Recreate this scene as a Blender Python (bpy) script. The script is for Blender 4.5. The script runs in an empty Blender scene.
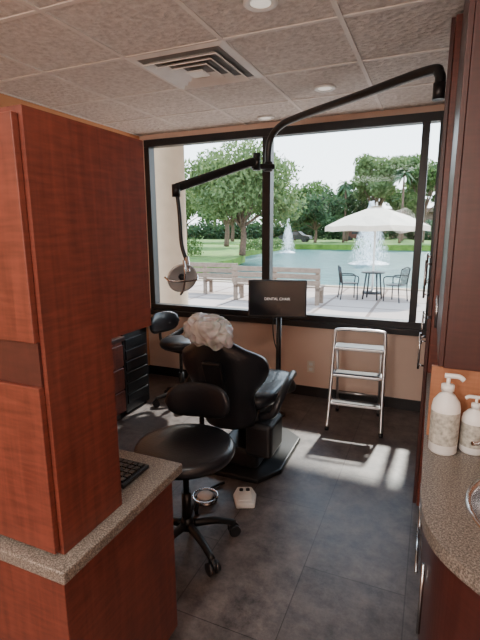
import bpy, bmesh, math, random
from mathutils import Vector, Matrix, noise
random.seed(7)
D=bpy.data; C=bpy.context
scn=C.scene
COL=scn.collection

# ---------------------------------------------------------------- materials
def newmat(name):
    m=D.materials.new(name); m.use_nodes=True
    nt=m.node_tree; b=nt.nodes.get('Principled BSDF')
    return m,nt,b
def N(nt,t,**kw):
    n=nt.nodes.new(t)
    for k,v in kw.items(): setattr(n,k,v)
    return n
def ramp(nt,stops):
    r=N(nt,'ShaderNodeValToRGB')
    e=r.color_ramp.elements
    e[0].position=stops[0][0]; e[0].color=(*stops[0][1],1)
    e[1].position=stops[-1][0]; e[1].color=(*stops[-1][1],1)
    for p,c in stops[1:-1]:
        x=e.new(p); x.color=(*c,1)
    return r
def simple(name,col,rough=.5,metal=0,var=.06,scale=8,bump=0,bscale=60,coat=0):
    m,nt,b=newmat(name)
    tc=N(nt,'ShaderNodeTexCoord')
    ns=N(nt,'ShaderNodeTexNoise'); ns.inputs['Scale'].default_value=scale; ns.inputs['Detail'].default_value=4
    nt.links.new(tc.outputs['Object'],ns.inputs['Vector'])
    c0=tuple(max(0,c*(1-var)) for c in col); c1=tuple(min(1,c*(1+var)) for c in col)
    r=ramp(nt,[(.3,c0),(.7,c1)])
    nt.links.new(ns.outputs['Fac'],r.inputs['Fac']); nt.links.new(r.outputs['Color'],b.inputs['Base Color'])
    b.inputs['Roughness'].default_value=rough; b.inputs['Metallic'].default_value=metal
    b.inputs['Coat Weight'].default_value=coat
    if bump:
        n2=N(nt,'ShaderNodeTexNoise'); n2.inputs['Scale'].default_value=bscale
        nt.links.new(tc.outputs['Object'],n2.inputs['Vector'])
        bp=N(nt,'ShaderNodeBump'); bp.inputs['Strength'].default_value=bump; bp.inputs['Distance'].default_value=.01
        nt.links.new(n2.outputs['Fac'],bp.inputs['Height']); nt.links.new(bp.outputs['Normal'],b.inputs['Normal'])
    return m
def wood(name,dark,light,stretch=(14,14,1.2),rough=.35,coat=.2,fig=22):
    m,nt,b=newmat(name)
    tc=N(nt,'ShaderNodeTexCoord'); mp=N(nt,'ShaderNodeMapping')
    mp.inputs['Scale'].default_value=stretch
    ns=N(nt,'ShaderNodeTexNoise'); ns.inputs['Scale'].default_value=3; ns.inputs['Detail'].default_value=8; ns.inputs['Distortion'].default_value=.6
    nt.links.new(tc.outputs['Object'],mp.inputs['Vector']); nt.links.new(mp.outputs['Vector'],ns.inputs['Vector'])
    n2=N(nt,'ShaderNodeTexNoise'); n2.inputs['Scale'].default_value=2.2; n2.inputs['Detail'].default_value=4
    mp2=N(nt,'ShaderNodeMapping'); mp2.inputs['Scale'].default_value=(5,5,fig*1.8)
    nt.links.new(tc.outputs['Object'],mp2.inputs['Vector']); nt.links.new(mp2.outputs['Vector'],n2.inputs['Vector'])
    mx=N(nt,'ShaderNodeMath',operation='MULTIPLY_ADD'); mx.inputs[1].default_value=.5
    nt.links.new(n2.outputs['Fac'],mx.inputs[0])
    ml=N(nt,'ShaderNodeMath',operation='MULTIPLY'); ml.inputs[1].default_value=.5
    nt.links.new(ns.outputs['Fac'],ml.inputs[0]); nt.links.new(ml.outputs[0],mx.inputs[2])
    r=ramp(nt,[(.35,dark),(.65,light)])
    nt.links.new(mx.outputs[0],r.inputs['Fac']); nt.links.new(r.outputs['Color'],b.inputs['Base Color'])
    b.inputs['Roughness'].default_value=rough; b.inputs['Coat Weight'].default_value=coat; b.inputs['Coat Roughness'].default_value=.3
    return m

M={}
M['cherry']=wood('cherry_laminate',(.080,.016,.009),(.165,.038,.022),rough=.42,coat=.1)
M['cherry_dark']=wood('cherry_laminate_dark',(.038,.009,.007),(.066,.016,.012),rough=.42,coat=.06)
M['splash']=wood('warm_wood_panel',(.30,.12,.055),(.42,.18,.09),rough=.45,coat=.05)
M['orange_wall']=simple('orange_paint',(.60,.29,.14),.8,var=.04,scale=3)
M['tan_wall']=simple('peach_tan_paint',(.72,.54,.44),.85,var=.04,scale=3,bump=.1,bscale=200)
M['black']=simple('black_plastic',(.014,.014,.016),.4)
M['vinyl']=simple('black_vinyl',(.014,.015,.019),.33,bump=.12,bscale=90,coat=.15)
M['blackmetal']=simple('black_painted_metal',(.012,.012,.013),.35)
M['frame']=simple('black_window_frame',(.008,.009,.012),.4)
M['chrome']=simple('chrome',(.75,.75,.76),.12,1)
M['alu']=simple('brushed_aluminium',(.68,.68,.7),.32,1)
M['steel']=simple('brushed_steel',(.55,.55,.56),.25,1)
M['white']=simple('white_plastic',(.8,.8,.78),.4)
M['silver']=simple('silver_lamp_plastic',(.72,.73,.73),.25,.2)
M['vent']=simple('white_vent_metal',(.82,.81,.79),.5)
M['ventdark']=simple('vent_inside',(.22,.22,.22),.8)
M['label']=simple('bottle_label',(.42,.41,.36),.6,var=.4,scale=75)
M['beige']=simple('outlet_beige',(.75,.68,.58),.5)
M['grid']=simple('ceiling_grid_paint',(.74,.70,.66),.6)
M['column']=simple('stucco_column',(.36,.28,.20),.9,bump=.3,bscale=80)
M['benchwood']=wood('bench_wood',(.16,.11,.08),(.26,.19,.14),(3,20,20),.7,0,2)
M['canvas']=simple('umbrella_canvas',(.62,.53,.42),.85)
M['bark']=simple('bark',(.13,.08,.055),.9,var=.3,bump=.5,bscale=20)
M['red']=simple('car_paint_maroon',(.13,.035,.03),.35)
M['darkglass']=simple('dark_glass',(.02,.02,.025),.1)
M['roof']=simple('roof_brown',(.16,.11,.085),.8)

def leafmat(name,c0,c1):
    m,nt,b=newmat(name)
    tc=N(nt,'ShaderNodeTexCoord')
    ns=N(nt,'ShaderNodeTexNoise'); ns.inputs['Scale'].default_value=1.6; ns.inputs['Detail'].default_value=5
    nt.links.new(tc.outputs['Object'],ns.inputs['Vector'])
    r=ramp(nt,[(.35,c0),(.65,c1)])
    nt.links.new(ns.outputs['Fac'],r.inputs['Fac']); nt.links.new(r.outputs['Color'],b.inputs['Base Color'])
    b.inputs['Roughness'].default_value=.7
    tr=N(nt,'ShaderNodeBsdfTranslucent'); nt.links.new(r.outputs['Color'],tr.inputs['Color'])
    mx=N(nt,'ShaderNodeMixShader'); mx.inputs[0].default_value=.35
    out=nt.nodes['Material Output']
    nt.links.new(b.outputs[0],mx.inputs[1]); nt.links.new(tr.outputs[0],mx.inputs[2]); nt.links.new(mx.outputs[0],out.inputs[0])
    return m
M['leaf']=leafmat('leaves_green',(.04,.085,.02),(.13,.21,.055))
M['leaf2']=leafmat('leaves_light',(.075,.12,.035),(.20,.27,.10))
M['leaf3']=leafmat('leaves_dark',(.022,.055,.02),(.08,.14,.05))

# ceiling tile
m,nt,b=newmat('acoustic_ceiling_tile'); M['ceil']=m
tc=N(nt,'ShaderNodeTexCoord')
n1=N(nt,'ShaderNodeTexNoise'); n1.inputs['Scale'].default_value=34; n1.inputs['Detail'].default_value=5; n1.inputs['Roughness'].default_value=.65
n2=N(nt,'ShaderNodeTexVoronoi'); n2.inputs['Scale'].default_value=28
nt.links.new(tc.outputs['Object'],n1.inputs['Vector']); nt.links.new(tc.outputs['Object'],n2.inputs['Vector'])
r=ramp(nt,[(.3,(.52,.48,.45)),(.55,(.70,.66,.62)),(.7,(.78,.74,.71))])
nt.links.new(n1.outputs['Fac'],r.inputs['Fac']); nt.links.new(r.outputs['Color'],b.inputs['Base Color'])
bp=N(nt,'ShaderNodeBump'); bp.inputs['Strength'].default_value=.8; bp.inputs['Distance'].default_value=.014
ad=N(nt,'ShaderNodeMath',operation='ADD'); nt.links.new(n1.outputs['Fac'],ad.inputs[0]); nt.links.new(n2.outputs['Distance'],ad.inputs[1])
nt.links.new(ad.outputs[0],bp.inputs['Height']); nt.links.new(bp.outputs['Normal'],b.inputs['Normal']); b.inputs['Roughness'].default_value=.95

# floor
m,nt,b=newmat('vinyl_tile_floor'); M['floor']=m
tc=N(nt,'ShaderNodeTexCoord'); mp=N(nt,'ShaderNodeMapping'); mp.inputs['Rotation'].default_value=(0,0,math.pi/2)
nt.links.new(tc.outputs['Object'],mp.inputs['Vector'])
bk=N(nt,'ShaderNodeTexBrick'); bk.inputs['Scale'].default_value=1; bk.inputs['Brick Width'].default_value=.92; bk.inputs['Row Height'].default_value=.46
bk.inputs['Mortar Size'].default_value=.0025; bk.inputs['Color1'].default_value=(.084,.073,.072,1); bk.inputs['Color2'].default_value=(.108,.095,.093,1); bk.inputs['Mortar'].default_value=(.04,.034,.034,1)
nt.links.new(mp.outputs['Vector'],bk.inputs['Vector'])
ns=N(nt,'ShaderNodeTexNoise'); ns.inputs['Scale'].default_value=7; ns.inputs['Detail'].default_value=12; ns.inputs['Roughness'].default_value=.78
nt.links.new(tc.outputs['Object'],ns.inputs['Vector'])
r=ramp(nt,[(.36,(.38,.36,.36)),(.64,(1.65,1.56,1.5))])
nt.links.new(ns.outputs['Fac'],r.inputs['Fac'])
mx=N(nt,'ShaderNodeMixRGB',blend_type='MULTIPLY'); mx.inputs[0].default_value=1
nt.links.new(bk.outputs['Color'],mx.inputs[1]); nt.links.new(r.outputs['Color'],mx.inputs[2]); nt.links.new(mx.outputs[0],b.inputs['Base Color'])
rr=N(nt,'ShaderNodeMapRange'); rr.inputs[3].default_value=.28; rr.inputs[4].default_value=.5
nt.links.new(ns.outputs['Fac'],rr.inputs[0]); nt.links.new(rr.outputs[0],b.inputs['Roughness'])
bp=N(nt,'ShaderNodeBump'); bp.inputs['Strength'].default_value=.2; bp.inputs['Distance'].default_value=.01
nt.links.new(ns.outputs['Fac'],bp.inputs['Height']); nt.links.new(bp.outputs['Normal'],b.inputs['Normal'])

# speckled counter
m,nt,b=newmat('speckled_countertop'); M['counter']=m
tc=N(nt,'ShaderNodeTexCoord'); ns=N(nt,'ShaderNodeTexNoise'); ns.inputs['Scale'].default_value=230; ns.inputs['Detail'].default_value=2
nt.links.new(tc.outputs['Object'],ns.inputs['Vector'])
r=ramp(nt,[(.36,(.07,.058,.048)),(.5,(.15,.125,.105)),(.66,(.30,.26,.22))])
nt.links.new(ns.outputs['Fac'],r.inputs['Fac']); nt.links.new(r.outputs['Color'],b.inputs['Base Color']); b.inputs['Roughness'].default_value=.3

# glass
m,nt,b=newmat('window_glass'); M['glass']=m
nt.nodes.remove(b); tr=N(nt,'ShaderNodeBsdfTransparent'); tr.inputs[0].default_value=(.96,.98,.98,1)
gl=N(nt,'ShaderNodeBsdfGlossy'); gl.inputs['Roughness'].default_value=.02
mx=N(nt,'ShaderNodeMixShader'); mx.inputs[0].default_value=.006
nt.links.new(tr.outputs[0],mx.inputs[1]); nt.links.new(gl.outputs[0],mx.inputs[2]); nt.links.new(mx.outputs[0],nt.nodes['Material Output'].inputs[0])

# water
m,nt,b=newmat('lake_water'); M['water']=m
b.inputs['Roughness'].default_value=.3; b.inputs['Specular IOR Level'].default_value=.10
tc=N(nt,'ShaderNodeTexCoord'); mp=N(nt,'ShaderNodeMapping'); mp.inputs['Scale'].default_value=(.5,1.6,1)
ns=N(nt,'ShaderNodeTexNoise'); ns.inputs['Scale'].default_value=2.5; ns.inputs['Detail'].default_value=4
nt.links.new(tc.outputs['Object'],mp.inputs['Vector']); nt.links.new(mp.outputs[0],ns.inputs['Vector'])
r=ramp(nt,[(.35,(.010,.055,.055)),(.65,(.045,.14,.13))]); nt.links.new(ns.outputs['Fac'],r.inputs['Fac']); nt.links.new(r.outputs['Color'],b.inputs['Base Color'])
bp=N(nt,'ShaderNodeBump'); bp.inputs['Strength'].default_value=.7; bp.inputs['Distance'].default_value=.2
nt.links.new(ns.outputs['Fac'],bp.inputs['Height']); nt.links.new(bp.outputs['Normal'],b.inputs['Normal'])
# patio
m,nt,b=newmat('patio_pavers'); M['patio']=m
tc=N(nt,'ShaderNodeTexCoord'); bk=N(nt,'ShaderNodeTexBrick'); bk.inputs['Scale'].default_value=1; bk.inputs['Brick Width'].default_value=1.2; bk.inputs['Row Height'].default_value=1.2; bk.offset=0
bk.inputs['Mortar Size'].default_value=.04; bk.inputs['Color1'].default_value=(.32,.24,.20,1); bk.inputs['Color2'].default_value=(.41,.32,.275,1); bk.inputs['Mortar'].default_value=(.17,.11,.085,1)
nt.links.new(tc.outputs['Object'],bk.inputs['Vector']); nt.links.new(bk.outputs['Color'],b.inputs['Base Color']); b.inputs['Roughness'].default_value=.9
M['grass']=simple('lawn_grass',(.10,.19,.022),.95,var=.35,scale=1.5)
m,nt,b=newmat('fountain_spray'); M['spray']=m
b.inputs['Base Color'].default_value=(.95,.97,1,1); b.inputs['Roughness'].default_value=.5
tc=N(nt,'ShaderNodeTexCoord'); ns=N(nt,'ShaderNodeTexNoise'); ns.inputs['Scale'].default_value=3; nt.links.new(tc.outputs['Object'],ns.inputs['Vector'])
mr=N(nt,'ShaderNodeMapRange'); mr.inputs[1].default_value=.3; mr.inputs[2].default_value=.7; mr.inputs[3].default_value=.2; mr.inputs[4].default_value=.8
nt.links.new(ns.outputs['Fac'],mr.inputs[0]); nt.links.new(mr.outputs[0],b.inputs['Alpha'])
# plastic cover
m,nt,b=newmat('clear_plastic_cover'); M['cover']=m
tc=N(nt,'ShaderNodeTexCoord'); ns=N(nt,'ShaderNodeTexNoise'); ns.inputs['Scale'].default_value=7; ns.inputs['Detail'].default_value=1; ns.inputs['Distortion'].default_value=2.5; nt.links.new(tc.outputs['Object'],ns.inputs['Vector'])
b.inputs['Base Color'].default_value=(.80,.82,.83,1); b.inputs['Roughness'].default_value=.15
b.inputs['Subsurface Weight'].default_value=.2
mr=N(nt,'ShaderNodeMapRange'); mr.inputs[1].default_value=.35; mr.inputs[2].default_value=.65; mr.inputs[3].default_value=.55; mr.inputs[4].default_value=.95
nt.links.new(ns.outputs['Fac'],mr.inputs[0]); nt.links.new(mr.outputs[0],b.inputs['Alpha'])
bp=N(nt,'ShaderNodeBump'); bp.inputs['Strength'].default_value=.5; bp.inputs['Distance'].default_value=.03
nt.links.new(ns.outputs['Fac'],bp.inputs['Height']); nt.links.new(bp.outputs['Normal'],b.inputs['Normal'])
# emissive lens
m,nt,b=newmat('downlight_lens'); M['lens']=m
b.inputs['Base Color'].default_value=(.8,.78,.72,1); b.inputs['Emission Color'].default_value=(1,.93,.8,1); b.inputs['Emission Strength'].default_value=.6
m,nt,b=newmat('screen_text_glow'); M['glow']=m
b.inputs['Base Color'].default_value=(.8,.8,.8,1); b.inputs['Emission Color'].default_value=(1,1,1,1); b.inputs['Emission Strength'].default_value=.4
M['screen']=simple('monitor_screen',(.012,.014,.02),.15)

# ---------------------------------------------------------------- geometry helpers
def empty(name,loc=(0,0,0),rz=0):
    e=D.objects.new(name,None); e.location=loc; e.rotation_euler=(0,0,rz); e.empty_display_size=.1
    COL.objects.link(e); return e
def fin(bm,name,mat,parent=None,smooth=False,loc=None,rot=None):
    bmesh.ops.recalc_face_normals(bm,faces=bm.faces)
    me=D.meshes.new(name); bm.to_mesh(me); bm.free()
    if smooth:
        for p in me.polygons: p.use_smooth=True
    mats=mat if isinstance(mat,(list,tuple)) else [mat]
    for mm in mats: me.materials.append(M[mm])
    o=D.objects.new(name,me); COL.objects.link(o)
    if parent: o.parent=parent
    if loc: o.location=loc
    if rot: o.rotation_euler=rot
    return o
def addbox(bm,x0,x1,y0,y1,z0,z1,mi=0,mat4=None):
    vs=[bm.verts.new((x,y,z)) for z in (z0,z1) for y in (y0,y1) for x in (x0,x1)]
    if mat4:
        for v in vs: v.co=mat4@v.co
    for f in ((0,1,3,2),(4,5,7,6),(0,1,5,4),(2,3,7,6),(0,2,6,4),(1,3,7,5)):
        fc=bm.faces.new([vs[i] for i in f]); fc.material_index=mi
    return vs
def boxes(name,lst,mat,parent=None,bevel=0,loc=None,rot=None):
    bm=bmesh.new()
    for b in lst: addbox(bm,*b)
    o=fin(bm,name,mat,parent,loc=loc,rot=rot)
    if bevel:
        md=o.modifiers.new('bevel','BEVEL'); md.width=bevel; md.segments=3; md.limit_method='ANGLE'
        for p in o.data.polygons: p.use_smooth=False
    return o
def box(name,x0,x1,y0,y1,z0,z1,mat,parent=None,bevel=0,loc=None,rot=None):
    return boxes(name,[(x0,x1,y0,y1,z0,z1)],mat,parent,bevel,loc,rot)
def cushion(name,c,size,mat,parent=None,e=.35,rot=None,bulge=0):
    """superellipsoid cushion"""
    bm=bmesh.new(); U,V=40,20
    def sp(v,p): return math.copysign(abs(v)**p,v)
    rings=[]
    for i in range(1,V):
        ph=-math.pi/2+math.pi*i/V; ring=[]
        for j in range(U):
            th=2*math.pi*j/U
            x=sp(math.cos(ph),.5)*sp(math.cos(th),e); y=sp(math.cos(ph),.5)*sp(math.sin(th),e); z=sp(math.sin(ph),.75)
            ring.append(bm.verts.new((x*size[0]/2,y*size[1]/2,z*size[2]/2+bulge*(x*x))))
        rings.append(ring)
    b0=bm.verts.new((0,0,-size[2]/2)); t0=bm.verts.new((0,0,size[2]/2))
    for a,b in zip(rings,rings[1:]):
        for j in range(U): bm.faces.new((a[j],a[(j+1)%U],b[(j+1)%U],b[j]))
    for j in range(U):
        bm.faces.new((b0,rings[0][(j+1)%U],rings[0][j])); bm.faces.new((t0,rings[-1][j],rings[-1][(j+1)%U]))
    return fin(bm,name,mat,parent,True,loc=c,rot=rot)
def addcyl(bm,p0,p1,r0,r1=None,seg=20,mi=0):
    r1=r0 if r1 is None else r1
    p0=Vector(p0);p1=Vector(p1); d=(p1-p0).normalized()
    a=d.orthogonal().normalized(); b=d.cross(a)
    A=[bm.verts.new(p0+(a*math.cos(t)+b*math.sin(t))*r0) for t in [2*math.pi*i/seg for i in range(seg)]]
    B=[bm.verts.new(p1+(a*math.cos(t)+b*math.sin(t))*r1) for t in [2*math.pi*i/seg for i in range(seg)]]
    for i in range(seg):
        f=bm.faces.new((A[i],A[(i+1)%seg],B[(i+1)%seg],B[i])); f.smooth=True; f.material_index=mi
    f=bm.faces.new(A); f.material_index=mi
    f=bm.faces.new(B[::-1]); f.material_index=mi
def cyls(name,lst,mat,parent=None,seg=20):
    bm=bmesh.new()
    for l in lst: addcyl(bm,l[0],l[1],l[2],l[3] if len(l)>3 else None,seg)
    return fin(bm,name,mat,parent)
def cyl(name,p0,p1,r,mat,parent=None,r1=None): return cyls(name,[(p0,p1,r,r1)],mat,parent)
def smooth_path(pts,n=8):
    P=[Vector(p) for p in pts]; P=[P[0]*2-P[1]]+P+[P[-1]*2-P[-2]]; out=[]
    for i in range(1,len(P)-2):
        for k in range(n):
            t=k/n; a,b,c,d=P[i-1],P[i],P[i+1],P[i+2]
            out.append(.5*((2*b)+(-a+c)*t+(2*a-5*b+4*c-d)*t*t+(-a+3*b-3*c+d)*t**3))
    out.append(P[-2]); return out
def addtube(bm,pts,r,seg=12,n=8,smooth=True,mi=0,r1=None):
    P=smooth_path(pts,n) if smooth else [Vector(p) for p in pts]
    prev=None; rings=[]
    for i,p in enumerate(P):
        d=(P[min(i+1,len(P)-1)]-P[max(i-1,0)]).normalized()
        if prev is None: a=d.orthogonal().normalized()
        else: a=(prev-d*prev.dot(d)).normalized()
        prev=a; b=d.cross(a)
        rr=r if r1 is None else r+(r1-r)*i/(len(P)-1)
        rings.append([bm.verts.new(p+(a*math.cos(2*math.pi*k/seg)+b*math.sin(2*math.pi*k/seg))*rr) for k in range(seg)])
    for A,B in zip(rings,rings[1:]):
        for k in range(seg):
            f=bm.faces.new((A[k],A[(k+1)%seg],B[(k+1)%seg],B[k])); f.smooth=True; f.material_index=mi
    f=bm.faces.new(rings[0][::-1]); f.material_index=mi
    f=bm.faces.new(rings[-1]); f.material_index=mi
def tube(name,pts,r,mat,parent=None,seg=12,n=8,smooth=True,r1=None):
    bm=bmesh.new(); addtube(bm,pts,r,seg,n,smooth,0,r1); return fin(bm,name,mat,parent)
def lathe(name,prof,mat,parent=None,loc=None,rot=None,seg=32,smooth=True):
    bm=bmesh.new(); rings=[]
    for r,z in prof:
        if r<1e-5: rings.append([bm.verts.new((0,0,z))])
        else: rings.append([bm.verts.new((r*math.cos(2*math.pi*k/seg),r*math.sin(2*math.pi*k/seg),z)) for k in range(seg)])
    for A,B in zip(rings,rings[1:]):
        for k in range(seg):
            if len(A)==1 and len(B)==1: continue
            if len(A)==1: bm.faces.new((A[0],B[k],B[(k+1)%seg]))
            elif len(B)==1: bm.faces.new((A[k],A[(k+1)%seg],B[0]))
            else: bm.faces.new((A[k],A[(k+1)%seg],B[(k+1)%seg],B[k]))
    return fin(bm,name,mat,parent,smooth,loc=loc,rot=rot)
def prism(name,outline,z0,z1,mat,parent=None,bevel=0,loc=None,rot=None,caps=True):
    bm=bmesh.new()
    A=[bm.verts.new((x,y,z0)) for x,y in outline]; B=[bm.verts.new((x,y,z1)) for x,y in outline]
    n=len(A)
    for i in range(n): bm.faces.new((A[i],A[(i+1)%n],B[(i+1)%n],B[i]))
    if caps: bm.faces.new(A[::-1]); bm.faces.new(B)
    o=fin(bm,name,mat,parent,loc=loc,rot=rot)
    if bevel:
        md=o.modifiers.new('bevel','BEVEL'); md.width=bevel; md.segments=3; md.limit_method='ANGLE'; md.angle_limit=math.radians(50)
    return o

# ---------------------------------------------------------------- constants
XL,XR,YB,YN,CH=-2.86,.62,4.05,-2.2,2.55
WX0,WX1,WZ0,WZ1=-2.80,.03,.74,2.50
GP=-.25   # patio level

# ---------------------------------------------------------------- room shell
box('floor',XL-.1,XR+.1,YN-.1,YB+.15,-.1,0,'floor')
box('ceiling',XL-.1,XR+.1,YN-.1,YB+.15,CH,CH+.1,'ceil')
box('wall_left',XL-.1,XL,YN,YB+.15,0,CH,'orange_wall')
box('wall_right',XR,XR+.1,YN,YB+.15,0,CH,'tan_wall')
box('wall_rear',XL,XR,YN-.1,YN,0,CH,'tan_wall')
boxes('wall_back',[(XL,XR,YB,YB+.15,0,WZ0),(XL,WX0,YB,YB+.15,WZ0,CH),(WX1,XR,YB,YB+.15,WZ0,CH),(WX0,WX1,YB,YB+.15,WZ1,CH)],'tan_wall')
box('baseboard_back',XL,0,YB-.012,YB,0,.10,'black',bevel=.003)
box('baseboard_left',XL,XL+.012,3.45,YB-.012,0,.10,'black',bevel=.003)

# ceiling grid
bars=[]
gx=[-2.865+.6*i for i in range(7)]
gy=[2.26+.6*i for i in range(-7,4)]
for x in gx:
    if XL+.03<x<XR: bars.append((x-.012,x+.012,YN,YB,CH-.006,CH))
for y in gy:
    if YN<y<YB-.05: bars.append((XL,XR,y-.012,y+.012,CH-.0055,CH))
bars+= [(XL,XL+.02,YN,YB,CH-.006,CH)]
boxes('trim_ceiling_grid',bars,'grid')

# diffuser
e=empty('air_vent_diffuser',(-1.365,2.56,CH-.007))
def sqring(bm,a,za,b,zb):
    A=[bm.verts.new((x*a,y*a,za)) for x,y in ((-1,-1),(1,-1),(1,1),(-1,1))]
    B=[bm.verts.new((x*b,y*b,zb)) for x,y in ((-1,-1),(1,-1),(1,1),(-1,1))]
    for i in range(4): bm.faces.new((A[i],A[(i+1)%4],B[(i+1)%4],B[i]))
bm=bmesh.new()
sqring(bm,.305,0,.27,-.008); sqring(bm,.27,-.008,.255,-.001)
# louvre blades: drop and flare outward so their undersides show
for a in (.225,.165,.105):
    sqring(bm,a-.028,-.004,a+.012,-.030); sqring(bm,a+.012,-.030,a+.014,-.026); sqring(bm,a+.014,-.026,a-.024,-.002)
fin(bm,'louvres',['vent'],e)
box('core',-.055,.055,-.055,.055,-.034,-.026,'vent',e,bevel=.004)
box('plenum',-.265,.265,-.265,.265,-.002,.004,'ventdark',e)
for i,(x,y) in enumerate(((-.76,3.25),(-1.41,3.86),(-.75,1.98),(-1.6,.4))):
    e=empty('recessed_downlight',(x,y,CH-.007))
    lathe('trim_ring',[(.045,.0),(.047,-.004),(.067,-.008),(.074,-.004),(.074,.004)],'white',e)
    lathe('lens',[(0,-.002),(.045,-.002)],'lens',e)

# ---------------------------------------------------------------- window
e=empty('window_1',(0,0,0))
y0,y1=YB-.02,YB+.08
fr=[(WX0,WX1,y0,y1,WZ0,WZ0+.07),(WX0,WX1,y0,y1,WZ1-.07,WZ1),(WX0,WX0+.06,y0,y1,WZ0+.07,WZ1-.07),(WX1-.05,WX1,y0,y1,WZ0+.07,WZ1-.07),
    (-1.505,-1.425,y0,y1,WZ0+.07,WZ1-.07),(-.15,-.09,y0,y1,WZ0+.07,WZ1-.07)]
boxes('frame',fr,'frame',e,bevel=.004)
boxes('sill',[(WX0-.02,WX1,YB-.07,YB-.001,WZ0-.04,WZ0+.015)],'frame',e,bevel=.004)
box('glass',WX0+.05,WX1-.04,YB+.03,YB+.034,WZ0+.06,WZ1-.06,'glass',e)

# ---------------------------------------------------------------- left tall cabinet (nurse station)
e=empty('tall_storage_cabinet',(-.815,.74,0))
CT=.78
bm=bmesh.new()
pf=[(0,CT),(.235,CT),(.235,1.30),(.43,1.30),(.43,1.86),(0,1.86)]
A=[bm.verts.new((-.9,y,z)) for y,z in pf]; B=[bm.verts.new((0,y,z)) for y,z in pf]
for i in range(6): bm.faces.new((A[i],A[(i+1)%6],B[(i+1)%6],B[i]))
bm.faces.new(A); bm.faces.new(B[::-1])
fin(bm,'carcass','cherry',e)
boxes('door_panels',[(-.9,-.012,-.018,-.001,CT+.01,1.235),(-.9,-.012,-.018,-.001,1.345,1.845)],'cherry',e,bevel=.002)
boxes('door_gap',[(-.9,-.012,-.008,-.001,1.236,1.344)],'cherry_dark',e)
e=empty('base_cabinet',(-.815,.72,0))
boxes('carcass',[(-.95,0.01,0,.52,.09,CT-.04),(-.95,-.04,.03,.5,0,.09)],'cherry',e,bevel=.002)
boxes('countertop',[(-.97,.045,-.03,.54,CT-.038,CT-.001)],'counter',e,bevel=.006)
# keyboard
e=empty('computer_keyboard',(-1.06,1.11,CT))
box('case',-.21,.2,-.07,.075,0,.014,'black',e,bevel=.004)
bm=bmesh.new()
for r_ in range(5):
    for c_ in range(18):
        x=-.195+c_*.0215; y=-.058+r_*.025
        addbox(bm,x,x+.018,y,y+.02,.014,.021)
fin(bm,'keys','blackmetal',e)

# far left low cabinet + computer tower
e=empty('drawer_cabinet',(-2.57,2.6,0))
box('carcass',-.27,.25,-.4,.30,.08,.70,'cherry',e,bevel=.003)
box('toe_kick',-.27,.2,-.38,.28,0,.08,'black',e)
box('worktop',-.27,.27,-.42,.32,.70,.735,'cherry_dark',e,bevel=.004)
boxes('drawer_fronts',[(.25,.266,-.39,.29,.09+.2*i,.27+.2*i) for i in range(3)],'cherry',e,bevel=.003)
cyls('handles',[((.285,-.12,.2+.2*i),(.285,.1,.2+.2*i),.006) for i in range(3)],'steel',e)
e=empty('computer_tower',(-2.50,3.14,0))
box('case',-.13,.13,-.17,.19,.02,.74,'black',e,bevel=.012)
boxes('front_bays',[(.13,.137,-.14,.16,.10+.1*i,.18+.1*i) for i in range(6)],'black',e,bevel=.003)
cyls('feet',[((x,y,0),(x,y,.02),.015) for x in (-.1,.1) for y in (-.13,.15)],'black',e)

# ---------------------------------------------------------------- right side
e=empty('tall_cabinet',(0.0,2.42,0))
box('carcass',.02,.60,0,1.5,.09,CH-.012,'cherry',e,bevel=.002)
box('toe_kick',.06,.60,.02,1.5,0,.09,'black',e)
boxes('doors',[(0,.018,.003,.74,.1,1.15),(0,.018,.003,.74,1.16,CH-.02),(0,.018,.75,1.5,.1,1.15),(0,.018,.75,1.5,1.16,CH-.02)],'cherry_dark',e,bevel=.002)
hl=[]
for yy in (.1,.68,.82):
    for z0_,z1_ in ((.85,1.05),(1.24,1.44)):
        hl+=[((-.028,yy,z0_),(-.028,yy,z1_),.006),((-.028,yy,z0_+.02),(0,yy,z0_+.02),.005),((-.028,yy,z1_-.02),(0,yy,z1_-.02),.005)]
cyls('handles',hl,'steel',e,12)
SC=.87
e=empty('upper_cabinet',(.045,1.62,0))
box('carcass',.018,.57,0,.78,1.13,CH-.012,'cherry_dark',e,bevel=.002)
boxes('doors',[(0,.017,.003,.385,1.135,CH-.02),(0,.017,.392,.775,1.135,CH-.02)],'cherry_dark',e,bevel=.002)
boxes('side_panel',[(-.018,.57,.012,.03,SC+.001,1.13)],'splash',e,bevel=.001)
cyls('handles',[((-.012,yy,1.2),(-.012,yy,1.32),.005) for yy in (.34,.44)],'steel',e,12)
def outl(off):
    pts=[(.59,.70+off)]
    P=smooth_path([(x+off,y+off*.6,0) for x,y in [(.42,.76),(.28,.84),(.15,.945),(.07,1.03),(.032,1.12),(.02,1.24),(.02,1.4)]],6)
    pts+=[(p.x,p.y) for p in P]
    pts+=[(.02+off,2.40),(.59,2.40)]
    return pts
e=empty('sink_counter',(0,0,0))
prism('base_front',outl(.035),.09,SC-.042,'cherry_dark',e,caps=False)
prism('toe_kick',outl(.09),0,.09,'black',e)
bm=bmesh.new()
o1=outl(0); vs=[bm.verts.new((x,y,SC)) for x,y in o1]
es=[bm.edges.new((vs[i],vs[(i+1)%len(vs)])) for i in range(len(vs))]
hv=[bm.verts.new((.315+.17*math.cos(t),1.24+.20*math.sin(t),SC)) for t in [2*math.pi*i/32 for i in range(32)]]
es+=[bm.edges.new((hv[i],hv[(i+1)%32])) for i in range(32)]
g=bmesh.ops.triangle_fill(bm,edges=es,use_beauty=True)
fs=[x for x in bm.faces]
ex=bmesh.ops.extrude_face_region(bm,geom=fs)
for v in ex['geom']:
    if isinstance(v,bmesh.types.BMVert): v.co.z-=.04
fin(bm,'countertop','counter',e)
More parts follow.
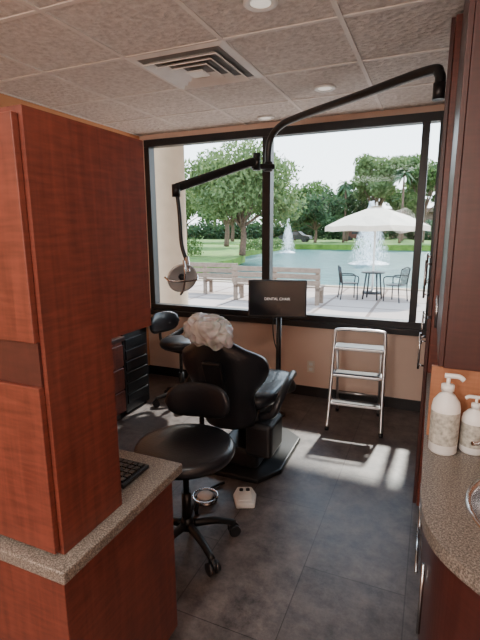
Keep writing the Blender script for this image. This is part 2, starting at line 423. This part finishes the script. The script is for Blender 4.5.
cyls('drawer_handles',[((.03,1.55,z),(.03,1.85,z),.006) for z in (.74,.55,.36)]+[((.045,1.30,.35),(.045,1.30,.6),.006)],'steel',e,12)
o=lathe('sink_basin',[(1.08,.001),(1.07,.006),(1.0,.003),(.97,-.01),(.93,-.10),(.75,-.14),(0,-.15)],'steel',e,loc=(.315,1.24,SC))
o.scale=(.17,.20,1)
e=empty('faucet',(.215,1.47,SC+.007))
lathe('base',[(0,0),(.028,0),(.028,.008),(.02,.02),(.018,.05),(0,.055)],'chrome',e)
tube('spout',[(0,0,.04),(.0,0,.08),(.02,-.03,.105),(.05,-.08,.10),(.06,-.11,.08)],.011,'chrome',e)
tube('lever',[(-.01,0,.05),(-.03,-.01,.07),(-.06,-.03,.075)],.007,'chrome',e)
lathe('lever_hub',[(0,0),(.018,0),(.018,.03),(0,.035)],'chrome',e,loc=(-.01,0,.045))

def bottle(loc,s,lab=True,rz=0,w=1):
    e=empty('soap_pump_bottle' if lab else 'hand_sanitizer_bottle',loc,rz)
    lathe('body',[(0,0),(.045*s*w,0),(.05*s*w,.006),(.05*s*w,.155*s),(.046*s*w,.175*s),(.028*s*w,.198*s),(.016*s,.205*s),(.016*s,.215*s),(0,.215*s)],'white',e)
    lathe('label',[(.0507*s*w,.035*s),(.0507*s*w,.145*s)],'label',e)
    lathe('collar',[(0,.212*s),(.02*s,.212*s),(.02*s,.232*s),(.008*s,.235*s),(0,.236*s)],'white',e)
    cyl('stem',(0,0,.23*s),(0,0,.255*s),.006*s,'white',e)
    tube('nozzle',[(.012*s,0,.262*s),(-.0*s,0,.262*s),(-.03*s,0,.262*s),(-.045*s,0,.252*s)],.008*s,'white',e)
bottle((.078,1.53,SC),1.0,True,math.radians(180),.88)
bottle((.168,1.565,SC),.72,False,0,1.1)

# ---------------------------------------------------------------- dental light on wall arm
e=empty('dental_operatory_light',(0,0,0))
bm=bmesh.new()
addtube(bm,[(-.032,2.67,2.31),(-.036,2.68,2.375),(-.10,2.73,2.41),(-.5,3.03,2.41),(-.95,3.36,2.41),(-1.14,3.47,2.385),(-1.24,3.52,2.31),(-1.265,3.53,2.2),(-1.265,3.53,2.10)],.026,16,10)
fin(bm,'support_pole','blackmetal',e)
cyl('wall_bracket',(-.032,2.67,2.25),(-.032,2.67,2.33),.03,'blackmetal',e)
cyls('pivot',[((-1.265,3.53,2.06),(-1.265,3.53,2.13),.036)],'blackmetal',e)
box('pivot_arm',-.13,.06,-.03,.03,-.02,.02,'blackmetal',e,bevel=.01,loc=(-1.265,3.50,2.09),rot=(0,0,math.radians(35)))
def bar(name,p0,p1,w,h,mat,parent,bevel=.012):
    p0=Vector(p0);p1=Vector(p1);d=p1-p0;L=d.length
    o=box(name,0,L,-w/2,w/2,-h/2,h/2,mat,parent,bevel=bevel)
    o.rotation_mode='QUATERNION'; o.rotation_quaternion=d.to_track_quat('X','Z'); o.location=p0
    return o
bar('spring_arm',(-1.34,3.43,2.13),(-1.79,2.94,1.90),.05,.065,'blackmetal',e,.02)
cyls('elbow_joint',[((-1.33,3.44,2.06),(-1.33,3.44,2.19),.03),((-1.78,2.95,1.84),(-1.78,2.95,1.93),.032)],'blackmetal',e)
tube('drop_arm',[(-1.77,2.95,1.86),(-1.75,2.94,1.7),(-1.735,2.93,1.5),(-1.69,2.92,1.37)],.016,'blackmetal',e)
bm=bmesh.new(); addtube(bm,[(-1.69,2.92,1.40),(-1.67,2.90,1.34),(-1.66,2.88,1.29)],.017,12,6); fin(bm,'yoke_joint','chrome',e)
d=Vector((.62,-.55,-.30)).normalized()
q=d.to_track_quat('Z','Y')
hc=Vector((-1.71,2.88,1.25))
def place(o,off=(0,0,0)):
    o.rotation_mode='QUATERNION'; o.rotation_quaternion=q; o.location=hc+q@Vector(off)
place(lathe('reflector_shell',[(0,-.06),(.05,-.055),(.095,-.03),(.115,.0),(.115,.012),(.103,.012)],'silver',e))
place(lathe('reflector_glass',[(.104,.006),(.05,-.02),(0,-.03)],'silver',e))
place(lathe('bulb_shield',[(0,.02),(.022,.018),(.024,-.02),(0,-.03)],'black',e))
bm=bmesh.new()
addtube(bm,[(-.125,0,-.02),(-.10,0,.04),(0,0,.06),(.10,0,.04),(.125,0,-.02)],.009,10,6)
addtube(bm,[(0,-.14,.0),(0,-.08,.05),(0,0,.06),(0,.08,.05),(0,.14,0)],.009,10,6)
place(fin(bm,'handle_yoke','chrome',e))

# ---------------------------------------------------------------- dental chair
e=empty('dental_chair',(-1.12,2.58,0),math.radians(1))
prism('base_plate',[(-.20,-.18),(.20,-.18),(.30,.0),(.30,.50),(.16,.62),(-.14,.62),(-.24,.50),(-.24,-.02)],0,.035,'blackmetal',e,bevel=.01)
box('lift_housing',-.14,.16,-.08,.38,.035,.17,'black',e,bevel=.03)
bar('lift_arm',(0,.34,.13),(0,.02,.42),.20,.13,'black',e,.03)
bar('lift_arm_side',(.15,.30,.10),(.15,.02,.40),.03,.09,'black',e,.01)
box('seat_frame',-.19,.19,-.12,.40,.38,.47,'black',e,bevel=.03)
box('junction_box',.10,.28,-.16,.10,.17,.40,'black',e,bevel=.03)
cushion('seat_cushion',(0,.17,.52),(.54,.66,.13),'vinyl',e,.45,bulge=.02)
cushion('leg_rest',(0,.53,.44),(.46,.36,.10),'vinyl',e,.45,rot=(math.radians(-38),0,0),bulge=.015)
def backrest():
    bm=bmesh.new()
    prof=[(0,.17),(.06,.19),(.14,.185),(.22,.195),(.28,.235),(.34,.275),(.40,.285),(.46,.27),(.50,.235),(.54,.18),(.58,.13),(.61,.09)]
    P=smooth_path([(w,h,0) for h,w in prof],3)
    K=14; th=.07
    front=[];back=[]
    for p in P:
        w,h=p.x,p.y; rf=[];rb=[]
        for k in range(K+1):
            u=-1+2*k/K; x=u*w
            edge=(1-abs(u)**4)*(1-max(0,(h-.50)/.14)**2*.5)
            yc=.18*(abs(x)/.28)**2*.5
            rf.append(bm.verts.new((x,yc+.012+th*.5*edge,h))); rb.append(bm.verts.new((x,yc-.012-th*.6*edge,h)))
        front.append(rf);back.append(rb)
    n=len(P)
    for i in range(n-1):
        for k in range(K):
            bm.faces.new((front[i][k],front[i][k+1],front[i+1][k+1],front[i+1][k]))
            bm.faces.new((back[i][k+1],back[i][k],back[i+1][k],back[i+1][k+1]))
        bm.faces.new((front[i][0],front[i+1][0],back[i+1][0],back[i][0])); bm.faces.new((front[i][K],back[i][K],back[i+1][K],front[i+1][K]))
    for k in range(K):
        bm.faces.new((front[0][k],back[0][k],back[0][k+1],front[0][k+1])); bm.faces.new((front[-1][k],front[-1][k+1],back[-1][k+1],back[-1][k]))
    return fin(bm,'backrest','vinyl',e,True,loc=(0,-.20,.40),rot=(math.radians(18),0,0))
backrest()
bar('back_spine',(0,-.22,.38),(0,-.42,.86),.12,.03,'black',e,.01)
bar('headrest_slide',(0,-.37,.88),(-.01,-.42,1.02),.06,.02,'steel',e,.005)
cushion('headrest',(-.01,-.42,1.05),(.19,.08,.10),'white',e,.6,rot=(math.radians(15),0,0))
for s,nm in ((-1,'armrest_left'),(1,'armrest_right')):
    tube(nm,[(s*.20,-.12,.44),(s*.28,-.15,.48),(s*.32,-.12,.57),(s*.33,.0,.64),(s*.32,.16,.65),(s*.30,.26,.62)],.024,'vinyl',e)
bm=bmesh.new(); bmesh.ops.create_icosphere(bm,subdivisions=6,radius=1)
for v in bm.verts:
    p=v.co.copy()
    fold=abs(noise.noise(Vector((p.x*3.2+4,p.y*2.2,p.z*1.6))))*.30-.06
    nn=noise.noise(p*1.5+Vector((3,1,2)))*.12-fold
    sq=lambda t:math.copysign(abs(t)**.8,t)
    v.co=Vector((sq(p.x)*.135,sq(p.y)*.080,sq(p.z)*.082))*(1+nn)
    if p.z<-.2: v.co.x*=1.10; v.co.z-=.03*abs(math.sin(p.x*5))
fin(bm,'headrest_plastic_cover','cover',e,True,loc=(-.01,-.42,1.055),rot=(math.radians(15),math.radians(6),0))

# monitor on chair post
e=empty('monitor_on_post',(-1.15,3.45,0))
cyl('post',(0,.05,.0),(0,.05,1.03),.022,'blackmetal',e)
lathe('post_foot',[(0,0),(.07,0),(.07,.012),(.03,.03),(0,.03)],'blackmetal',e,loc=(0,.05,0))
MR=(math.radians(-4),0,math.radians(16)); MZ=1.04
box('housing',-.24,.24,-.018,.018,-.155,.155,'black',e,bevel=.008,loc=(0,0,MZ),rot=MR)
box('screen',-.225,.225,-.0195,-.017,-.135,.143,'screen',e,loc=(0,0,MZ),rot=MR)
box('bracket',-.04,.04,.015,.06,.98,1.08,'black',e,bevel=.006)
cu=D.curves.new('t','FONT'); cu.body='DENTAL CHAIR'; cu.size=.030; cu.align_x='CENTER'
to=D.objects.new('tmp',cu); COL.objects.link(to); C.view_layer.update()
me=D.meshes.new_from_object(to.evaluated_get(C.evaluated_depsgraph_get())); D.objects.remove(to)
me.materials.append(M['glow']); to=D.objects.new('screen_text',me); COL.objects.link(to); to.parent=e
Rz=Matrix.Rotation(math.radians(16),4,'Z')@Matrix.Rotation(math.radians(-4),4,'X')
to.matrix_local=Matrix.Translation((0,0,MZ))@Rz@Matrix.Translation((0,-.0205,-.01))@Matrix.Rotation(math.pi/2,4,'X')
tube('cable',[(.0,.06,.95),(-.06,.08,.85),(-.05,.07,.68),(-.005,.06,.55)],.005,'black',e)

# ---------------------------------------------------------------- stools
def stool(name,loc,rz,seat_z,sr,arm=False,a0=0):
    e=empty(name,loc,rz)
    bm=bmesh.new()
    for i in range(5):
        a=2*math.pi*i/5+a0-rz
        c,s=math.cos(a),math.sin(a)
        addtube(bm,[(c*.03,s*.03,.115),(c*.14,s*.14,.105),(c*.25,s*.25,.072)],.022,10,5,r1=.016)
    fin(bm,'star_base','blackmetal',e)
    bm=bmesh.new()
    for i in range(5):
        a=2*math.pi*i/5+a0-rz; c,s=math.cos(a),math.sin(a); p=Vector((c*.25,s*.25,0)); t=Vector((-s,c,0))
        for sg in (-1,1):
            addcyl(bm,p+t*sg*.008+Vector((0,0,.03)),p+t*sg*.028+Vector((0,0,.03)),.03,seg=20)
        addcyl(bm,p+Vector((0,0,.04)),p+Vector((0,0,.08)),.011)
        addcyl(bm,p-t*.008+Vector((0,0,.044)),p+t*.008+Vector((0,0,.044)),.026)
    fin(bm,'casters','black',e)
    cyls('gas_column',[((0,0,.09),(0,0,.16),.034,.03),((0,0,.16),(0,0,.30),.025),((0,0,.30),(0,0,seat_z-.09),.015)],'blackmetal',e)
    box('seat_mechanism',-.09,.09,-.11,.13,seat_z-.11,seat_z-.075,'black',e,bevel=.01)
    lathe('seat',[(0,-.075),(sr*.8,-.075),(sr*.95,-.065),(sr*1.0,-.045),(sr*1.0,-.03),(sr*.97,-.012),(sr*.88,-.002),(sr*.6,.004),(0,.0)],'vinyl',e,loc=(0,0,seat_z),seg=48)
    tube('back_bar',[(0,.08,seat_z-.095),(0,.20,seat_z-.095),(0,.265,seat_z-.05),(0,.275,seat_z+.06)],.014,'blackmetal',e)
    bm=bmesh.new(); K=20
    R_=.30; rings=[]
    def sp(v,p): return math.copysign(abs(v)**p,v)
    for k in range(K+1):
        u=-1+2*k/K; a=u*.64; w=(1-abs(u)**3.2)**.5 if abs(u)<1 else 0.02
        w=max(w,.05)
        cx,cy=R_*math.sin(a),R_*math.cos(a)-R_
        ring=[]
        for j in range(16):
            t=2*math.pi*j/16
            dz=.10*w*sp(math.sin(t),.8); dr=.028*w**.7*sp(math.cos(t),.8)
            ring.append(bm.verts.new((cx+math.sin(a)*dr,cy+math.cos(a)*dr,dz)))
        rings.append(ring)
    for A,B in zip(rings,rings[1:]):
        for j in range(16): bm.faces.new((A[j],A[(j+1)%16],B[(j+1)%16],B[j]))
    bm.faces.new(rings[0]); bm.faces.new(rings[-1][::-1])
    fin(bm,'backrest','vinyl',e,True,loc=(0,.25,seat_z+.125))
    if arm:
        tube('torso_arm',[(0.05,.24,seat_z-.05),(.25,.20,seat_z+.02),(.28,.08,seat_z+.12),(.22,-.10,seat_z+.15),(.05,-.22,seat_z+.15)],.026,'vinyl',e,r1=.032)
    return e
stool('operator_stool',(-1.06,1.76,0),math.radians(10),.57,.25,a0=math.radians(-32))
stool('assistant_stool',(-2.07,3.42,0),math.radians(75),.62,.19,True,a0=math.radians(10))

# foot controls
e=empty('foot_pedal_control',(-.93,2.22,0),math.radians(25))
prism('body',[(-.055,-.085),(.055,-.085),(.07,.02),(.045,.095),(-.045,.095),(-.07,.02)],0,.035,'white',e,bevel=.01)
box('pedal',-.04,.04,-.06,.02,.0,.012,'white',e,bevel=.005,loc=(0,0,.039),rot=(math.radians(8),0,0))
cyls('buttons',[((-.02,.05,.035),(-.02,.05,.045),.012),((.02,.05,.035),(.02,.05,.045),.012)],'black',e)
e=empty('rheostat_foot_pedal',(-1.15,2.13,0))
lathe('base_disc',[(0,0),(.065,0),(.07,.008),(.06,.02),(.03,.024),(0,.026)],'steel',e)
lathe('top_disc',[(0,.026),(.045,.026),(.05,.032),(.04,.042),(0,.046)],'white',e)
bm=bmesh.new()
addtube(bm,[(.075*math.cos(t),.075*math.sin(t),.03) for t in [2*math.pi*i/24 for i in range(25)]],.006,8,1,False)
fin(bm,'ring_guard','chrome',e)
tube('hose',[(.0,.06,.012),(-.02,.10,.012),(-.0,.15,.012),(.03,.2,.012)],.009,'black',e)

# ---------------------------------------------------------------- ladder
e=empty('step_ladder',(-.48,3.40,0),math.radians(4))
W=.205
bm=bmesh.new()
addtube(bm,[(-W-.005,-.02,.01),(-W,.05,.20),(-W*.98,.18,.62),(-W*.96,.225,.75),(-W*.85,.235,.785),(0,.235,.79),(W*.85,.235,.785),(W*.96,.225,.75),(W*.98,.18,.62),(W,.05,.20),(W+.005,-.02,.01)],.013,12,6)
addtube(bm,[(-W+.03,.40,.01),(-W+.03,.21,.62)],.011,10,2,False)
addtube(bm,[(W-.03,.40,.01),(W-.03,.21,.62)],.011,10,2,False)
addtube(bm,[(-W+.03,.34,.2),(W-.03,.34,.2)],.009,10,2,False)
fin(bm,'tube_frame','alu',e)
boxes('steps',[(-W+.008,W-.008,.03,.13,.20,.222),(-W+.008,W-.008,.09,.21,.42,.445),(-W+.01,W-.01,.15,.30,.63,.655)],'alu',e,bevel=.006)
boxes('step_treads',[(-W+.02,W-.02,.035,.125,.222,.226),(-W+.02,W-.02,.095,.205,.445,.449),(-W+.02,W-.02,.155,.295,.655,.659)],'black',e)
cyls('rubber_feet',[((s*(W+.005),-.023,0),(s*(W+.004),-.015,.03),.017) for s in (-1,1)]+[((s*(W-.03),.403,0),(s*(W-.03),.395,.03),.015) for s in (-1,1)],'black',e)

# outlet
e=empty('wall_outlet',(-1.0,YB,.30))
box('plate',-.036,.036,-.006,0,-.058,.058,'beige',e,bevel=.002)
boxes('sockets',[(-.018,.018,-.009,-.006,.012,.042),(-.018,.018,-.009,-.006,-.042,-.012)],'white',e,bevel=.002)

# ---------------------------------------------------------------- exterior
box('patio_ground',-40,14,YB+.15,14.4,GP-.1,GP,'patio')
box('patio_curb',-40,14,14.4,14.7,-.9,GP+.03,'column')
bm=bmesh.new(); vs=[bm.verts.new(c) for c in ((-90,14.7,-.7),(60,14.7,-.7),(60,52,-.7),(-90,52,-.7))]; bm.faces.new(vs); fin(bm,'lake_water_surface','water')
def ground(name,pts,z,mat,depth=.6):
    return prism(name,pts,z-depth,z,mat)
ground('lawn_near_bank',[(-60,18),(-13.0,18.2),(-11.2,21),(-11.3,25),(-12.5,30),(-15,36),(-16,51),(-60,51)],-.2,'grass')
ground('lawn_far_bank',[(-300,52.1),(300,50),(300,450),(-300,450)],-.11,'grass')
box('roof_overhang',-8,5,YB+.16,5.60,2.95,3.15,'column')
e=empty('exterior_column',(-3.30,5.20,0))
lathe('shaft',[(0,GP),(.30,GP),(.30,.12),(.26,.14),(.26,2.80),(.30,2.82),(.30,2.95),(0,2.95)],'column',e)

def foliage(name,parent,blobs,n,size,mat,hang=0):
    vs=[];fs=[]
    tot=sum(b[3]**2 for b in blobs)
    for b in blobs:
        cnt=int(n*b[3]**2/tot)
        for _ in range(cnt):
            d=Vector((random.gauss(0,1),random.gauss(0,1),random.gauss(0,1))).normalized()
            r=b[3]*(random.random()**.45)
            r*=1+.25*noise.noise(d*2+Vector((b[0],b[1],b[2])))
            c=Vector((b[0]+d.x*r,b[1]+d.y*r,b[2]+d.z*r*.8))
            u=Vector((random.gauss(0,1),random.gauss(0,1),random.gauss(0,1)-hang)).normalized()
            w=u.orthogonal().normalized(); w=(w+u.cross(w)*random.uniform(-1,1)).normalized()
            s=size*random.uniform(.6,1.3); i=len(vs)
            vv=[c-u*s, c+w*s*.45, c+u*s, c-w*s*.45]
            for q_ in vv: q_.z=max(.03,q_.z)
            vs+=vv
            fs.append((i,i+1,i+2,i+3))
    me=D.meshes.new(name); me.from_pydata(vs,[],fs); me.materials.append(M[mat])
    o=D.objects.new(name,me); COL.objects.link(o); o.parent=parent; return o
def tree(name,x,y,h,r,mat,n=3500,size=.22,gz=-.1,nb=9,spread=.75,hang=0):
    e=empty(name,(x,y,gz))
    bl=[(0,0,h*.68,r*.62)]
    for i in range(nb):
        a=2*math.pi*i/nb+random.uniform(-.3,.3); rr=r*spread*random.uniform(.6,1)
        bl.append((rr*math.cos(a),rr*math.sin(a)*.8,h*random.uniform(.42,.86),r*random.uniform(.28,.42)))
    foliage('foliage',e,bl,n,size,mat,hang)
    bm=bmesh.new()
    addtube(bm,[(0,0,0.02),(.1,.05,h*.2),(-.05,0,h*.4),(0,0,h*.7)],.035*h,8,4,r1=.012*h)
    for b in bl[1:]:
        addtube(bm,[(0,0,h*.25),(b[0]*.4,b[1]*.4,h*.25+(b[2]-h*.25)*.5),(b[0],b[1],b[2])],.014*h,6,4,r1=.004*h)
    for v in bm.verts: v.co.z=max(0,v.co.z)
    fin(bm,'trunk','bark',e)
tree('willow_tree',-12.3,29,7.6,5.0,'leaf2',11000,.17,gz=-.19,hang=.8,nb=12)
tree('leafy_tree',-17.6,23.5,5.6,2.3,'leaf',3500,.16,gz=-.19)
tree('leafy_tree',-21.8,33,8,3.8,'leaf2',4500,.2,gz=-.19)
tree('leafy_tree',-20.5,44,9,4.6,'leaf',5500,.25,gz=-.19)
tree('leafy_tree',-14.0,57,6.5,3.6,'leaf3',5000,.25)
tree('leafy_tree',-11.3,64,7.4,4.0,'leaf3',4500,.25)
tree('leafy_tree',-6.9,60,12.6,4.0,'leaf2',8000,.25)
tree('leafy_tree',-4.3,68,8.2,3.2,'leaf',4000,.27)
tree('leafy_tree',-1.5,60,11.6,3.6,'leaf',6000,.27)
tree('leafy_tree',-20,68,9,5,'leaf',4500,.28)
tree('leafy_tree',-27,60,9,5,'leaf3',4500,.28)
tree('leafy_tree',-36,62,9,5,'leaf',4500,.28)
tree('leafy_tree',-46,60,9,6,'leaf3',4500,.3)
tree('leafy_tree',3.8,68,9,4.0,'leaf3',4000,.28)
# palms on the far bank
def palm(x,y,h):
    e=empty('palm_tree',(x,y,-.1))
    tube('trunk',[(0,0,.02),(.1,0,h*.5),(.05,0,h)],.16,'bark',e,8,5,r1=.1)
    vs=[];fs=[]
    for k in range(26):
        a=random.uniform(0,6.283); el=random.uniform(-.5,1.1); L=random.uniform(1.3,1.9)
        pr=None
        for i in range(8):
            t=i/7; rr=L*t*math.cos(el*.8); z=h+L*t*math.sin(el)-.9*t*t*L*.8
            c=Vector((rr*math.cos(a)+.05,rr*math.sin(a),z)); sd=Vector((-math.sin(a),math.cos(a),-.4))*(.22*math.sin(math.pi*min(1,t*.9+.08)))
            if pr is not None:
                i0=len(vs); vs+=[pr[0],pr[0]+pr[1],c+sd,c, pr[0],pr[0]-Vector((pr[1].x,pr[1].y,-pr[1].z)),c-Vector((sd.x,sd.y,-sd.z)),c]
                fs+=[(i0,i0+1,i0+2,i0+3),(i0+4,i0+5,i0+6,i0+7)]
            pr=(c,sd)
    me=D.meshes.new('fronds'); me.from_pydata(vs,[],fs); me.materials.append(M['leaf3'])
    o=D.objects.new('fronds',me); COL.objects.link(o); o.parent=e
palm(-10.6,58,7.2)
palm(-3.7,56,8.0)
e=empty('hedge_row',(0,76,-.1))
foliage('foliage',e,[(-66+i*1.9,random.uniform(-1,1),random.uniform(1.0,2.2),random.uniform(1.9,2.9)) for i in range(46)],30000,.34,'leaf3')
e=empty('shrub_bed',(0,0,-.19))
foliage('foliage',e,[(-17.5+i*.9,20.5+random.uniform(-.4,.4),.35,.5) for i in range(4)]+[(-14.4+.2*i,35+i,.5,.7) for i in range(6)]+[(-15.5-i*1.1,27.5,.6,.9) for i in range(5)],4500,.1,'leaf')

def car(x,y,mat,rz=0):
    e=empty('parked_car',(x,y,-.1),rz)
    prof=[(-2.2,.35),(-2.2,.8),(-1.7,.92),(-1.1,1.4),(.6,1.42),(1.2,.95),(2.1,.8),(2.25,.4)]
    bm=bmesh.new()
    A=[bm.verts.new((x_,-.85,z_)) for x_,z_ in prof];B=[bm.verts.new((x_,.85,z_)) for x_,z_ in prof]
    for i in range(len(A)): bm.faces.new((A[i],A[(i+1)%len(A)],B[(i+1)%len(A)],B[i]))
    bm.faces.new(A);bm.faces.new(B[::-1]); fin(bm,'body',mat,e)
    boxes('windows',[(-1.0,.6,-.87,.87,.95,1.32)],'darkglass',e)
    cyls('wheels',[((x_,s*.72,.33),(x_,s*.9,.33),.33) for x_ in (-1.4,1.4) for s in (-1,1)],'black',e)
car(-10.5,70.5,'red'); car(-17.5,60,'black')
e=empty('distant_building',(1.5,88,-.1))
box('walls',-9,9,-3,3,0,4.4,'roof',e)
box('roof',-10,10,-4,4,4.4,5.2,'roof',e,bevel=.2)

def fountain(x,y,h,w,n=2600):
    e=empty('fountain_jet',(x,y,-.69))
    vs=[];fs=[]
    for _ in range(n):
        t=random.random(); z=h*(t**.8)
        rad=w*((1-t)**1.2)*random.random()**.7+w*.10
        a=random.uniform(0,6.283); c=Vector((rad*math.cos(a),rad*math.sin(a),z))
        s=random.uniform(.03,.08)*h/4; i=len(vs)
        u=Vector((random.gauss(0,.3),random.gauss(0,.3),1)).normalized(); q_=Vector((math.cos(a+1.5),math.sin(a+1.5),0))
        vs+=[c-u*s*2,c+q_*s*.6,c+u*s*2,c-q_*s*.6]; fs.append((i,i+1,i+2,i+3))
    me=D.meshes.new('spray'); me.from_pydata(vs,[],fs); me.materials.append(M['spray'])
    o=D.objects.new('spray',me); COL.objects.link(o); o.parent=e
    lathe('splash_ring',[(w*1.0,.0),(w*.8,.1),(w*.4,.2),(0,.25)],'spray',e)
fountain(-3.9,31,4.0,1.35,4200)
fountain(-13.3,43,3.3,.8)

def bench(x,y,rz=0,L=2.0):
    e=empty('park_bench',(x,y,GP),rz)
    boxes('back_slats',[(-L/2,L/2,-.20+.012*i,-.165+.012*i,.92-.155*i-.125,.92-.155*i) for i in range(3)],'benchwood',e,bevel=.008)
    boxes('seat_slats',[(-L/2,L/2,-.14+.12*i,-.03+.12*i,.42,.455) for i in range(4)],'benchwood',e,bevel=.008)
    l=[]
    for xx in (-L/2+.08,0,L/2-.08):
        l+=[(xx-.05,xx+.05,-.16,-.09,0,.90),(xx-.05,xx+.05,.24,.31,0,.42),(xx-.05,xx+.05,-.16,.31,.34,.42)]
    boxes('frame',l,'benchwood',e,bevel=.006)
bench(-3.66,10.9,math.radians(-2),2.4)
bench(-6.10,11.7,math.radians(2),2.1)

# umbrella, table, chairs
e=empty('patio_umbrella',(-1.55,13.4,GP))
bm=bmesh.new(); K=8; R_=1.45
top=bm.verts.new((0,0,2.50)); r1=[];r2=[];r3=[]
for k in range(K*2):
    a=2*math.pi*k/(K*2); sc=1 if k%2==0 else .95
    r1.append(bm.verts.new((.6*R_*sc*math.cos(a),.6*R_*sc*math.sin(a),2.20-(0 if k%2==0 else .02))))
    r2.append(bm.verts.new((R_*sc*math.cos(a),R_*sc*math.sin(a),1.92+(0 if k%2==0 else .03))))
    r3.append(bm.verts.new((R_*1.0*sc*math.cos(a),R_*1.0*sc*math.sin(a),1.78+(0 if k%2==0 else .03))))
n=K*2
for k in range(n):
    j=(k+1)%n
    bm.faces.new((top,r1[k],r1[j])); bm.faces.new((r1[k],r2[k],r2[j],r1[j])); bm.faces.new((r2[k],r3[k],r3[j],r2[j]))
fin(bm,'canopy','canvas',e)
lathe('finial',[(0,2.60),(.03,2.56),(.02,2.49),(.2,2.47),(0,2.48)],'canvas',e)
cyl('pole',(0,0,.02),(0,0,2.5),.03,'white',e)
lathe('stand',[(0,0),(.28,0),(.28,.05),(.06,.09),(0,.1)],'black',e)
e=empty('patio_table',(-1.42,12.3,GP))
lathe('top',[(0,.70),(.30,.70),(.32,.715),(.30,.73),(0,.73)],'blackmetal',e)
cyls('legs',[((.2*math.cos(a),.2*math.sin(a),.7),(.28*math.cos(a),.28*math.sin(a),0),.022) for a in (0.6,2.2,3.8,5.3)],'blackmetal',e)
def pchair(x,y,rz):
    e=empty('patio_chair',(x,y,GP),rz)
    cushion('seat',(0,0,.43),(.46,.44,.04),'blackmetal',e,.5)
    bm=bmesh.new()
    for s in (-1,1):
        addtube(bm,[(s*.21,.2,0),(s*.21,.2,.42)],.016,8,2,False)
        addtube(bm,[(s*.21,-.24,0),(s*.21,-.2,.42),(s*.21,-.26,.85)],.016,8,4)
        addtube(bm,[(s*.22,.2,.42),(s*.24,.2,.62),(s*.24,0,.66),(s*.22,-.23,.66)],.016,8,4)
    addtube(bm,[(-.21,-.26,.85),(0,-.28,.9),(.21,-.26,.85)],.016,8,4)
    for i in range(6): addtube(bm,[(-.15+i*.06,-.21,.45),(-.15+i*.06,-.27,.87)],.010,6,2,False)
    fin(bm,'frame','blackmetal',e)
pchair(-2.02,12.1,math.radians(-70)); pchair(-.82,12.1,math.radians(65))

# ---------------------------------------------------------------- lights
w=D.worlds.new('World'); scn.world=w; w.use_nodes=True; nt=w.node_tree
bg=nt.nodes['Background']
tc=N(nt,'ShaderNodeTexCoord'); sx=N(nt,'ShaderNodeSeparateXYZ'); nt.links.new(tc.outputs['Generated'],sx.inputs[0])
r=ramp(nt,[(0,(.95,.97,1.0)),(.25,(.80,.90,1.0)),(.8,(.45,.66,.95))]); nt.links.new(sx.outputs['Z'],r.inputs['Fac'])
nt.links.new(r.outputs['Color'],bg.inputs['Color']); bg.inputs['Strength'].default_value=5.4
s=D.lights.new('sun','SUN'); s.energy=13; s.angle=.04; s.color=(1,.95,.86)
so=D.objects.new('sun',s); COL.objects.link(so)
sd=Vector((-.05,-1,-1.04)).normalized(); so.rotation_euler=sd.to_track_quat('-Z','Y').to_euler()
def area(name,loc,sx_,sy_,en,col=(1,.9,.78),rot=(0,0,0)):
    l=D.lights.new(name,'AREA'); l.shape='RECTANGLE'; l.size=sx_; l.size_y=sy_; l.energy=en; l.color=col
    o=D.objects.new(name,l); COL.objects.link(o); o.location=loc; o.rotation_euler=rot
area('overhead_fill_light',(-1.2,-.9,CH-.02),1.2,1.2,55,(1,.94,.87))  # added area fill behind the camera to brighten the room, no real fixture
area('overhead_fill_light',(-.4,.6,CH-.02),.6,.6,10,(1,.94,.87))  # second, weaker overhead fill, also added and out of view
def lamp(name,loc,en,r_=.15,col=(1,.94,.88)):
    l=D.lights.new(name,'POINT'); l.energy=en; l.shadow_soft_size=r_; l.color=col
    o=D.objects.new(name,l); COL.objects.link(o); o.location=loc
lamp('rear_fill_light',(-.6,-1.5,1.75),110,.25)  # invented point fill behind the camera, lifts ceiling, back wall and cabinet faces

# ---------------------------------------------------------------- camera
def setcam(yaw,pitch,roll,f):
    F=Vector((-math.sin(yaw)*math.cos(pitch),math.cos(yaw)*math.cos(pitch),-math.sin(pitch)))
    R=Vector((math.cos(yaw),math.sin(yaw),0)); U=R.cross(F)
    R2=R*math.cos(roll)+U*math.sin(roll); U2=U*math.cos(roll)-R*math.sin(roll)
    m=Matrix((R2,U2,-F)).transposed().to_4x4(); m.translation=Vector((0,0,1.6))
    cd=D.cameras.new('camera'); cd.lens=f/640*36; cd.sensor_width=36; cd.clip_start=.02; cd.clip_end=800
    o=D.objects.new('camera',cd); COL.objects.link(o); o.matrix_world=m; scn.camera=o
setcam(math.radians(23.3),math.radians(11.5),math.radians(-.3),444)
